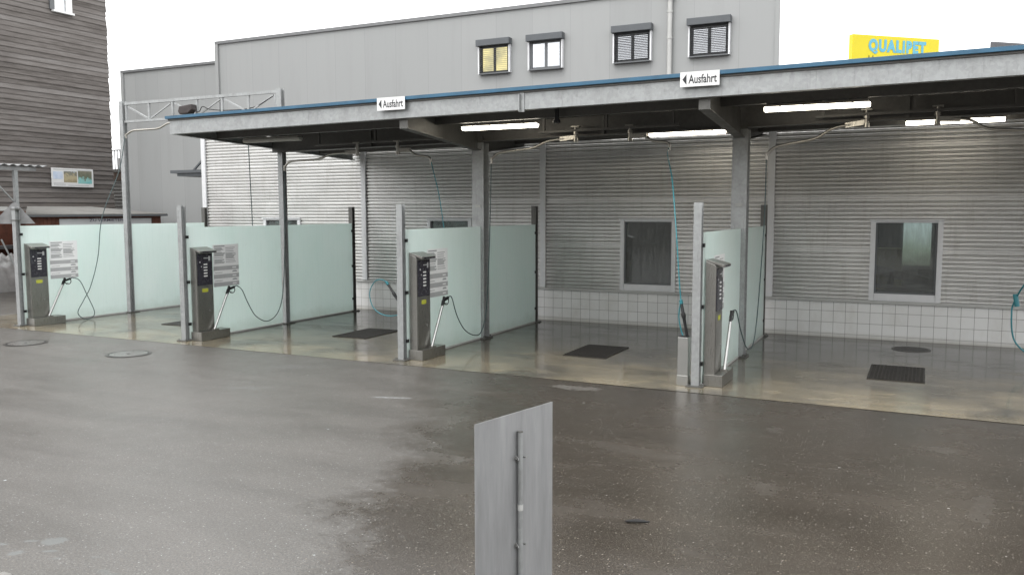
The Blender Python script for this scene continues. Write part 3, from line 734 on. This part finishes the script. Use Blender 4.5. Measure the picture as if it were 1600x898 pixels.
boom([(2.90,BY,3.48),(3.13,BY,3.48),(3.25,BY,3.39),(3.52,BY,3.37),(3.55,BY,3.30)], 'short bent boom with turquoise hose beside the brush in the bin')
boom([(6.38,BY,3.54),(5.93,BY,3.48),(5.72,BY,3.33),(5.13,BY,3.24),(5.02,BY,3.12)], 'bent steel boom reaching left to the second heavy column')
boom([(7.28,BY,3.54),(7.68,BY,3.52),(7.86,BY,3.38),(8.5,BY,3.33),(8.62,BY,3.22)], 'steel boom at the right edge in front of the far right lamp')

# ------------------------------------------------------ spray lances with hoses
def lance(i, path, label, col='hose_grey'):
    X = PX[i] + .285
    t = thing('spray_gun', (X,.745,.80), label, 'spray gun', 'spray guns resting in the lance tubes')
    g = MB().bar((X,.735,.782),(X,.775,.87), .036, .05).bar((X,.765,.865),(X,.93,.905), .034, .042).bar((X,.77,.85),(X,.80,.93), .034, .04)
    g.build('gun_body', M['black'], t, bevel=.008)
    MB().tube(smooth_path([(X,.795,.85),(X,.83,.80),(X,.90,.80),(X,.935,.84),(X,.925,.895)]), .008, 6).build('trigger_guard', M['black'], t)
    MB().tube([(X,.77,.825),(X,.872,.815)], .006, 6).build('trigger', M['black'], t)
    pp = [(X,.93,.905),(X,.99,.918)] + path
    MB().tube(smooth_path(pp, 10), .0085, 8).build('hose', M[col], t)
    return t
X = PX[0]+.285
lance(0, [(X+.02,1.13,.84),(X+.03,1.28,.52),(X+.05,1.42,.16),(X+.06,1.33,.035),(X+.05,1.16,.035),(X+.03,1.04,.18),(X+.02,1.20,.43),(X+.0,1.40,.72),(X-.02,1.62,1.32),(X-.05,1.80,2.2),(-8.84,2.2,3.2),(-8.80,2.36,3.95)], 'black spray gun of the open leftmost bay, hose looped near floor')
X = PX[1]+.285
lance(1, [(X+.02,1.10,.83),(X+.04,1.22,.58),(X+.05,1.42,.30),(X+.05,1.75,.17),(X+.04,2.08,.36),(X+.05,2.22,.9),(X+.08,2.26,2.0),(-4.16,2.19,3.16)], 'black spray gun with grey hose sagging to the slim left canopy post')
X = PX[2]+.285
lance(2, [(X+.02,1.02,.87),(X+.04,1.14,.58),(X+.06,1.35,.33),(X+.06,1.68,.19),(X+.06,1.95,.22),(X+.06,2.14,.6),(X+.09,2.2,1.6),(.41,2.19,3.18)], 'black spray gun whose hose droops to the left heavy column foot')
X = PX[3]+.285
lance(3, [(X+.03,1.02,.88),(X+.05,1.2,.62),(X+.08,1.5,.33),(X+.10,1.8,.27),(X+.12,2.0,.5),(X+.15,2.1,1.2),(X+.18,2.18,2.2),(5.02,2.19,3.12)], 'black spray gun of the nearest terminal, seen side on')

# ------------------------------------------------------ foam brushes and bins
def bin_(x, y, label):
    t = thing('brush_bin', (x,y,0), label, 'bin', 'upright steel bins for the brushes')
    b = MB().box(x-.068,x+.068,y-.068,y+.068,.09,.645); a = .068
    b.build('bin_body', M['bin'], t, bevel=.004)
    MB().box(x-.075,x+.075,y-.075,y+.075,.006,.14).build('bin_foot', M['bin'], t, bevel=.004)
    MB().box(x-.058,x+.058,y-.058,y+.058,.6455,.655).build('rubber_mouth', M['black'], t)
    return t
bin_(4.385, .02, 'upright steel bin left of the nearest post, brush handle standing in it')
bin_(-.44, .74, 'steel bin hidden behind the post of the middle partition')
def brush(a, b, hose, label):
    a, b = Vector(a), Vector(b); d = b - a
    t = thing('foam_brush', b, label, 'foam brush', 'foam brushes standing in bins')
    h = MB().tube([a + d*k for k in (0,.05,.3,.36,.42,.5,.7,1)], .018, 10, radii=[.014,.020,.020,.030,.030,.021,.019,.022]); h.build('handle', M['black'], t)
    MB().tube([a - d*.06, a + d*.05], .024, 10).build('coupling', M['cyan'], t)
    MB().tube(smooth_path(hose, 10), .0085, 8).build('hose', M['cyan'], t)
    return t
brush((4.33,.04,1.10),(4.42,.03,.656), [(4.325,.04,1.12),(4.29,.06,1.45),(4.2,.2,2.1),(4.0,.7,2.75),(3.65,1.7,3.15),(3.55,2.19,3.28)], 'black foam brush on turquoise hose standing in the visible bin')
lp_ = MB().tube(smooth_path([(4.32,.045,1.1),(4.30,.05,.9),(4.335,.05,.72),(4.36,.045,.66)], 8), .009, 8)
br = brush((-.79,.74,1.11),(-.45,.74,.656), [(-.80,.74,1.13),(-.92,.74,1.17),(-1.05,.74,1.12),(-1.14,.73,.94),(-1.08,.72,.72),(-.90,.70,.60),(-.66,.70,.58),(-.42,.78,.66),(-.2,1.0,.85),(-.2,1.6,1.5),(-.5,2.0,2.4),(-.81,2.19,3.2)], 'black foam brush with looped turquoise hose left of the middle post')
ch = [c for c in scene.objects if c.name.startswith('foam_brush') and c.type == 'EMPTY'][0]
lp_.build('hose_tail', M['cyan'], ch)
# hose of the open bay brush, hanging behind the second partition
hg = thing('hanging_hose', (-5.15,2.26,.5), 'thin dark hose hanging straight down before the bright corrugated wall', 'hose')
MB().tube(smooth_path([(-5.15,2.26,3.95),(-5.14,2.28,3.0),(-5.13,2.3,2.0),(-5.12,2.3,1.0),(-5.1,2.2,.5)]), .009, 8).build('hose_line', M['hose_grey'], hg)
hb = thing('hanging_hose', (8.45,3.2,.3), 'turquoise hose hanging at the right edge in front of the tiles', 'hose')
MB().tube(smooth_path([(8.62,2.19,3.22),(8.75,2.6,2.0),(8.42,3.3,1.05),(8.37,3.35,.75),(8.42,3.35,.4),(8.6,3.3,.2)]), .012, 8).build('hose_line', M['cyan'], hb)
MB().tube([(8.43,3.3,.90),(8.40,3.32,1.08)], .035, 10).build('coupling', M['cyan'], hb)

# ------------------------------------------------------ exit signs
def exit_sign(x0, x1, z0, z1, label):
    t = thing('exit_sign', ((x0+x1)/2,-.07,z0), label, 'sign', 'exit signs on the canopy edge')
    y = -.075
    MB().box(x0,x1,y,y+.006,z0,z1).build('plate', M['white'], t)
    for xx in (x0+.1, x1-.1): MB().box(xx-.012,xx+.012,y+.007,.0-.001,z0+.005,z0+.045).build('bracket', M['galv'], t)
    w, h = x1-x0, z1-z0; ym = y-.0015; zc = (z0+z1)/2
    a = MB().prism([(x0+.03*w/.5,ym,zc),(x0+.11*w,ym,zc+.34*h),(x0+.17*w,ym,zc+.34*h),(x0+.17*w,ym,zc-.34*h),(x0+.11*w,ym,zc-.34*h)][:1]+[(x0+.165*w,ym,zc+.36*h),(x0+.165*w,ym,zc-.36*h)], (0,-.001,0)); a.build('arrow', M['ink'], t)
    lettering('Ausfahrt', (x0+.215*w, y, z0+.20*h), (1,0,0), .72*w, .60*h, M['ink'], t, bold=.018, depth=.002)
exit_sign(-.37,.13,3.815,4.005,'white exit sign on the roof edge above the left heavy column')
exit_sign(4.30,4.80,3.865,4.05,'white exit sign on the roof edge near the second heavy column')

# ------------------------------------------------------ drains and covers
def make_grate():
    t = thing('drain_grate', (0,0,.004), 'x', 'drain grate', 'rectangular drain grates in the bay floors')
    MB().box(-.34,.34,-.56,.56,.006,.009).build('pit', M['pit'], t)  # dark sheet stands in for the shaded hole below the bars
    g = MB().box(-.36,-.335,-.58,.58,.006,.016).box(.335,.36,-.58,.58,.006,.016).box(-.3345,.3345,-.58,-.555,.006,.016).box(-.3345,.3345,.555,.58,.006,.016)
    for i in range(1,24): g.box(-.334,.334,-.555+i*.046,-.555+i*.046+.018,.0095,.0155)
    for i in range(1,14): g.box(-.335+i*.048,-.335+i*.048+.014,-.554,.554,.0095,.0145)
    g.build('bars', M['grate'], t); return t
glab = ['dark floor grate in the open leftmost bay, mostly behind the post', 'dark floor grate in the bay under the unlit lamp', 'dark floor grate between the two heavy canopy columns', 'dark floor grate in the rightmost bay, in front of the right window']
gr = make_grate(); gr.location = (-6.42,1.95,.004); gr['label'] = glab[0]
for k, (x, y) in enumerate(((-2.2,2.10),(2.42,2.04),(6.90,2.08))): copy_tree(gr, (x,y,.004), glab[k+1])
def manhole(x, y, label):
    t = thing('manhole_cover', (x,y,0), label, 'manhole cover', 'round manhole covers in the asphalt')
    MB().cyl((x,y,-.02), .29, .027, 40).build('lid', M['cover'], t)
    rg = MB()
    for r0, r1, z in ((.305,.345,.008),):
        n = 48; vs = []
        for k in range(n):
            c, s = math.cos(k*2*math.pi/n), math.sin(k*2*math.pi/n); vs += [(x+r0*c,y+r0*s,z),(x+r1*c,y+r1*s,z)]
        rg.add(vs, [(2*k,2*k+1,(2*k+3) % (2*n),(2*k+2) % (2*n)) for k in range(n)])
    rg.build('rim', M['cast'], t)
    n = 48; vs = []; g = MB()
    for k in range(n):
        c, s = math.cos(k*2*math.pi/n), math.sin(k*2*math.pi/n); vs += [(x+.288*c,y+.288*s,.0075),(x+.306*c,y+.306*s,.0075)]
    g.add(vs, [(2*k,2*k+1,(2*k+3) % (2*n),(2*k+2) % (2*n)) for k in range(n)]); g.build('gap', M['pit'], t)
    MB().cyl((x,y,.0072), .022, .003, 14).build('lifting_hole', M['pit'], t)
manhole(-4.36,-1.43,'round manhole cover nearer the second post, left of the puddled middle')
manhole(-6.96,-1.41,'round manhole cover at the far left edge of the asphalt')
t = thing('floor_drain', (7.05,4.45,0), 'round slotted floor drain close to the tiled wall', 'floor drain')
MB().cyl((7.05,4.45,-.02), .30, .030, 36).build('lid', M['cast'], t)
s = MB()
for k in range(-4,5): s.box(7.05-math.sqrt(.07-(k*.055)**2), 7.05+math.sqrt(.07-(k*.055)**2), 4.45+k*.055-.008, 4.45+k*.055+.008, .0102, .0112)
s.build('slots', M['pit'], t)
tag(MB().prism([(5.26,-5.06,.006),(5.33,-5.05,.012),(5.42,-5.00,.006),(5.43,-4.98,.006),(5.34,-5.0,.016),(5.27,-5.03,.006)], (0,0,.006)).build('dark_scrap', M['pit']), 'small dark scrap lying on the wet asphalt right of the bare sign', 'scrap')

# ------------------------------------------------------ bare sign in front
A, B = V(5.31,-7.46,0), V(5.45,-6.86,0); u = (B-A).normalized(); nn = V(u.y,-u.x,0)
sg = thing('roadside_sign', tuple((A+B)/2), 'bare aluminium back of a tall rectangular sign on a thin post', 'sign')
nb = nn if nn.dot(V(7.18,-10.9,0)-A) > 0 else -nn
w = (B-A).length; c = (A+B)/2
MB().obox(c+V(0,0,.80), u*w/2, nb*.0015, V(0,0,.50)).build('sign_panel', M['sign_back'], sg)
pc = c + nb*.018 + u*.015
MB().tube([pc, pc+V(0,0,1.20)], .0135, 14).build('post', M['galv'], sg)
for z in (1.07,.62):
    k = MB()
    k.bar(pc + V(0,0,z) - u*.028 - nb*.012, pc + V(0,0,z) + u*.028 - nb*.012, .012, .014); k.tube([pc+V(0,0,z)+u*.022, pc+V(0,0,z)+u*.022+nb*.02], .005, 8)
    k.bar(pc + V(0,0,z+.012) - u*.024 - nb*.01, pc+V(0,0,z) - u*.03 + nb*.012, .003, .006); k.bar(pc + V(0,0,z-.016) - u*.018 - nb*.01, pc+V(0,0,z) - u*.03 + nb*.012, .003, .006)
    k.build('clamp', M['steel_bright'], sg)
MB().tube([pc+V(0,0,.80), pc+V(0,0,.83)], .0145, 14).build('tape', M['ledge'], sg)
MB().tube([pc+V(0,0,1.20), pc+V(0,0,1.204)], .0145, 14).build('post_cap', M['galv_dark'], sg)

# ------------------------------------------------------ clad tower left
TX, TY = -21.0, 11.83
tw = thing('wooden_tower', (TX-4,7,0), 'tall weathered timber-clad building with lapped boards at left', 'building')
b = MB(); H_ = .175; nb_ = 80
for k in range(nb_):
    z = k*H_; j = random.uniform(-.006,.006); e = random.uniform(-.015,.03)
    b.prism([(TX,1.0,z),(TX+.032+j,1.0,z-.004),(TX+.036+j,1.0,z+.012),(TX+.012,1.0,z+H_+.012),(TX,1.0,z+H_)], (0,TY-1.0+e,0))
b.build('board_wall', M['wood'], tw)
MB().box(TX-8,TX-.002,1.0,TY-.02,0,14).build('core_wall', M['wood'], tw)
wz = 9.44
f = MB().box(TX+.03,TX+.10,9.67,9.76,wz,wz+1.3).box(TX+.03,TX+.10,10.12,10.36,wz,wz+1.3).box(TX+.03,TX+.10,9.762,10.118,wz+1.2,wz+1.3)
wf = f.build('window_frame', M['white'], tw)
MB().box(TX+.03,TX+.055,9.76,10.12,wz,wz+1.2).build('pane', M['pane_up'], wf)
MB().box(TX+.03,TX+.17,9.58,10.40,wz-.07,wz-.002).build('sill', M['white'], wf)
MB().box(TX+.03,TX+.09,9.5,9.665,wz,wz+1.3).build('side_reveal', M['frame'], wf)  # grey strip on the left of the window frame
po = thing('photo_poster', (TX+.09,10.05,3.2), 'white poster with three pictures on the weathered boards', 'poster')
px = TX+.09
MB().box(px,px+.02,9.21,10.90,3.20,3.87).build('sheet', M['white'], po)
MB().box(px+.0205,px+.023,9.27,9.65,3.47,3.74).build('snow_picture', M['skyview'] if 'skyview' in M else m_skyview(), po)
MB().box(px+.0205,px+.023,9.69,10.22,3.36,3.76).build('house_picture', m_houseview(), po)
MB().box(px+.0205,px+.023,10.26,10.83,3.33,3.79).build('coast_picture', m_seaview(), po)
s = MB().box(px+.0205,px+.022,9.28,10.8,3.80,3.82)
for z in (3.24,3.28,3.32): s.box(px+.0205,px+.022,9.28,9.66+random.uniform(0,.1),z,z+.014)
s.box(px+.0205,px+.022,9.85,10.7,3.245,3.265); s.build('caption', M['lt_ink'], po)

# ------------------------------------------------------ shed with banner
SX = -14.5
sh = thing('low_shed', (SX-1.5,5.5,0), 'low red-brown wooden shed with pale flat roof below the tower', 'shed')
b = MB(); y = 3.85
while y < 8.2:
    b.box(SX-.03+random.uniform(-.004,.004),SX,y,y+.115,0,2.16); y += .12
b.build('board_wall', M['red_wood'], sh)
MB().prism([(SX-.032,3.85,0),(SX-.032,8.25,0),(SX-3.2,8.25,0),(SX-3.2,6.3,0)], (0,0,2.15)).build('rear_wall', M['red_wood'], sh)
MB().add([(SX+.14,3.72,2.235),(SX+.14,8.42,2.235),(SX-3.4,8.42,2.47),(SX-3.4,6.2,2.47),(SX+.14,3.72,2.185),(SX+.14,8.42,2.185),(SX-3.4,8.42,2.41),(SX-3.4,6.2,2.41)], [(0,1,2,3),(7,6,5,4),(0,4,5,1),(1,5,6,2),(2,6,7,3),(3,7,4,0)]).build('roof', M['roof_felt'], sh)
MB().box(SX+.142,SX+.165,3.72,8.42,2.16,2.215).build('eaves_board', M['frame'], sh)
bn = thing('rental_banner', (SX+.03,6.3,1.1), 'white banner offering rental along the top of the red-brown shed', 'banner')
MB().box(SX+.006,SX+.03,4.79,7.90,1.2,2.10).build('cloth', M['banner'], bn)
lettering('ZU VERMIETEN', (SX+.03,5.72,2.012), (0,1,0), 1.16, .082, M['violet'], bn, bold=.012, depth=.003)

# ------------------------------------------------------ lean-to with corrugated roof
sl = thing('lean_to', (-14.0,3.2,0), 'lean-to with a scalloped corrugated sheet roof on slim posts', 'shelter')
b = MB(); n = 64; vs = []
for i in range(n+1):
    y = 1.2 + i*(4.02-1.2)/n; zz = 3.50 + .022*math.sin(i*2*math.pi/5.2)
    vs += [(-13.8,y,zz),(-18.2,y,zz+.16),(-13.8,y,zz-.012),(-18.2,y,zz+.148)]
b.add(vs, [(4*i,4*i+4,4*i+5,4*i+1) for i in range(n)] + [(4*i+2,4*i+3,4*i+7,4*i+6) for i in range(n)] + [(4*i,4*i+2,4*i+6,4*i+4) for i in range(n)], True)
b.build('sheet_roof', M['sheet'], sl)
MB().box(-13.95,-13.87,1.25,3.75,3.36,3.455).box(-16.5,-16.42,1.25,3.9,3.45,3.56).each('beam', M['sheet'], sl)
for yy in (3.2, 1.6): MB().box(-13.96,-13.87,yy-.045,yy+.045,0,3.358).build('post', M['galv'], sl)
MB().box(-18.3,-18.2,2.6,7.2,0,2.32).build('back_wall', M['red_wood'], sl)
MB().box(-18.19,-17.75,3.2,7.0,1.18,1.28).build('shelf', M['frame'], sl)
MB().box(-14.6,-14.5,2.0,2.12,0,3.45).build('inner_post', M['galv_dark'], sl)
b = MB().bar((-13.92,2.4,3.35),(-13.92,3.15,2.55), .03).bar((-13.92,2.75,1.6),(-13.92,3.2,.6), .03); b.each('brace', M['galv'], sl)
MB().box(-14.0,-13.9,1.6,2.95,2.33,2.43).build('rail', M['ledge'], sl)

# ------------------------------------------------------ triangular sign behind leftmost post
ts = thing('triangular_sign', (-9.25,.06,2.0), 'grey back of a triangular road sign strapped to the leftmost post', 'sign')
u = V(.72,.69,0).normalized(); c = V(-9.30,.07,0)
MB().prism([c+u*(-.36)+V(0,0,2.06), c+u*.36+V(0,0,2.06), c+u*.33+V(0,0,2.10), c+u*.03+V(0,0,2.48), c-u*.03+V(0,0,2.48), c-u*.36+V(0,0,2.12)], V(.69,-.72,0)*.01).build('plate', M['sheet'], ts)
b = MB()
for z in (2.12,2.34): b.box(-9.245,-9.10,-.062,.062,z,z+.02)
b.each('clamp_band', M['galv_dark'], ts)

# ------------------------------------------------------ tarpaulin pile at far left
tp = MB(); n = 26; vs = []; rr = random.Random(5)
for i in range(n+1):
    for j in range(n+1):
        x = -18.1 + 1.6*i/n; y = 3.3 + 3.4*j/n
        k = (math.sin(math.pi*min(1, max(0, i/n)))*math.sin(math.pi*min(1, max(0, j/n))))**.45
        z = k*(.95 + .10*math.sin(i*1.3+j*.5) + .07*math.sin(j*1.9-i*.4) + rr.uniform(-.02,.02))
        vs.append((x,y,max(.0,z)))
tp.add(vs, [(i*(n+1)+j,(i+1)*(n+1)+j,(i+1)*(n+1)+j+1,i*(n+1)+j+1) for i in range(n) for j in range(n)], True)
tag(tp.build('tarpaulin_pile', M['tarp']), 'crumpled white tarpaulin over a pile beside the lean-to', 'tarpaulin')

# ------------------------------------------------------ far building between tower and block
fb = thing('far_building', (-26,18,0), 'pale ribbed building with roof railing, glimpsed between tower and grey block', 'building')
b = MB(); z = 0
while z < 3.6: b.prism([(-27,14.0,z),(-27,13.95,z+.01),(-27,13.985,z+.135),(-27,14.0,z+.14)], (8,0,0)); z += .14
b.box(-27,-19,14.001,20,0,3.6); b.build('ribbed_wall', M['far_wall'], fb)
MB().box(-27,-18.95,13.93,20,3.6,3.95).build('tan_band', M['far_band'], fb)
MB().box(-27,-18.9,13.9,20,3.952,4.07).build('balcony_slab', M['far_wall'], fb)
b = MB()
for k in range(50): b.box(-27+k*.16,-27+k*.16+.03,13.95,13.98,4.071,4.83)
b.box(-27,-19,13.94,13.99,4.831,4.88); b.build('railing', M['sheet'], fb)
MB().box(-27,-19,17,17.2,4.072,4.8).build('upper_wall', M['sheet'], fb)

# ------------------------------------------------------ yellow sign and dark roof behind
D = V(.745,.667,0); N = V(.667,-.745,0); A = V(4.32,26,0)
ys = thing('yellow_sign', tuple(A+D*2), 'large yellow sign with rounded blue lettering above the canopy roof', 'sign')
L = 4.18
MB().obox(A+D*L/2+V(0,0,8.45)-N*.12, D*L/2, N*.12, V(0,0,.84)).build('sign_box', M['sign_yellow'], ys, bevel=.02)
MB().tube([A+D*1.0-N*.12, A+D*1.0-N*.12+V(0,0,7.6)], .12).tube([A+D*3.2-N*.12, A+D*3.2-N*.12+V(0,0,7.6)], .12).each('pole', M['galv'], ys)
lettering('QUALIPET', tuple(A+D*.74+V(0,0,8.55)), tuple(D), 2.78, .60, M['sign_blue'], ys, bold=.062, depth=.012, space=1.2)
lettering('Haustierbedarf', tuple(A+D*.76+V(0,0,8.26)), tuple(D), 2.35, .23, M['ink'], ys, name='small_lettering', bold=.0, depth=.012)
P = V(9.05,26,0)
dk = thing('dark_roofed_hall', tuple(P+D*5), 'dark flat parapet showing above the roof at the right edge', 'building')
K = V(.6,8,0)
MB().prism([P, P+D*14, P+D*14+K, P+K], (0,0,8.2)).build('hall_wall', M['far_wall'], dk)
MB().prism([P+N*.1+V(0,0,8.0), P+D*14+N*.1+V(0,0,8.0), P+D*14+K+V(0,0,8.0), P+K+V(0,0,8.0)], (0,0,.58)).build('parapet', M['dark_roof'], dk, bevel=.06)

# ------------------------------------------------------ added unseen hall behind the viewpoint, keeps low sky off the wall
oh = thing('added_hall', (5,-34,0), 'added dark hall behind the viewpoint, blocking low sky light', 'building')
MB().box(-55,65,-48,-34,0,9.2).build('hall_wall', M['added_hall_dark'], oh)
MB().box(-55.2,65.2,-48.2,-33.8,9.202,9.6).build('roof_edge', M['dark_roof'], oh)
g_ = MB()
for k in range(9): g_.box(-40+k*11,-35+k*11,-33.99,-33.95,.01,4.2)
g_.each('roller_gate', M['shutter'], oh)

# ------------------------------------------------------------------ light
EL, AZ = R(58), R(205)
w = bpy.data.worlds.new('World'); scene.world = w; w.use_nodes = True
nt = w.node_tree; bg = nt.nodes['Background']
sky = nt.nodes.new('ShaderNodeTexSky'); sky.sky_type = 'NISHITA'; sky.sun_disc = False; sky.sun_elevation = EL; sky.sun_rotation = AZ; sky.dust_density = 6; sky.air_density = 1.0; sky.ozone_density = 1
hs = nt.nodes.new('ShaderNodeHueSaturation'); hs.inputs['Saturation'].default_value = .06
mx = nt.nodes.new('ShaderNodeMix'); mx.data_type = 'RGBA'; mx.inputs[0].default_value = .72; mx.inputs[7].default_value = (11.2, 11.3, 11.4, 1)
nt.links.new(sky.outputs[0], hs.inputs['Color']); nt.links.new(hs.outputs[0], mx.inputs[6]); nt.links.new(mx.outputs[2], bg.inputs['Color'])
bg.inputs['Strength'].default_value = .13
sd = bpy.data.lights.new('overcast_sun', 'SUN'); sd.energy = .5; sd.angle = R(40); sd.color = (1, .97, .93)
so = bpy.data.objects.new('overcast_sun', sd); COL.objects.link(so)
dirv = V(math.sin(AZ)*math.cos(EL), math.cos(AZ)*math.cos(EL), math.sin(EL)); so.location = (0,-20,30)
so.rotation_euler = dirv.to_track_quat('Z', 'Y').to_euler()
vs = scene.view_settings; vs.view_transform = 'Standard'; vs.look = 'None'; vs.gamma = 1; vs.use_curve_mapping = False; vs.exposure = 1.08
scene.render.engine = 'CYCLES'; scene.cycles.use_denoising = True; scene.cycles.max_bounces = 8; scene.cycles.transparent_max_bounces = 10; scene.cycles.sample_clamp_indirect = 4
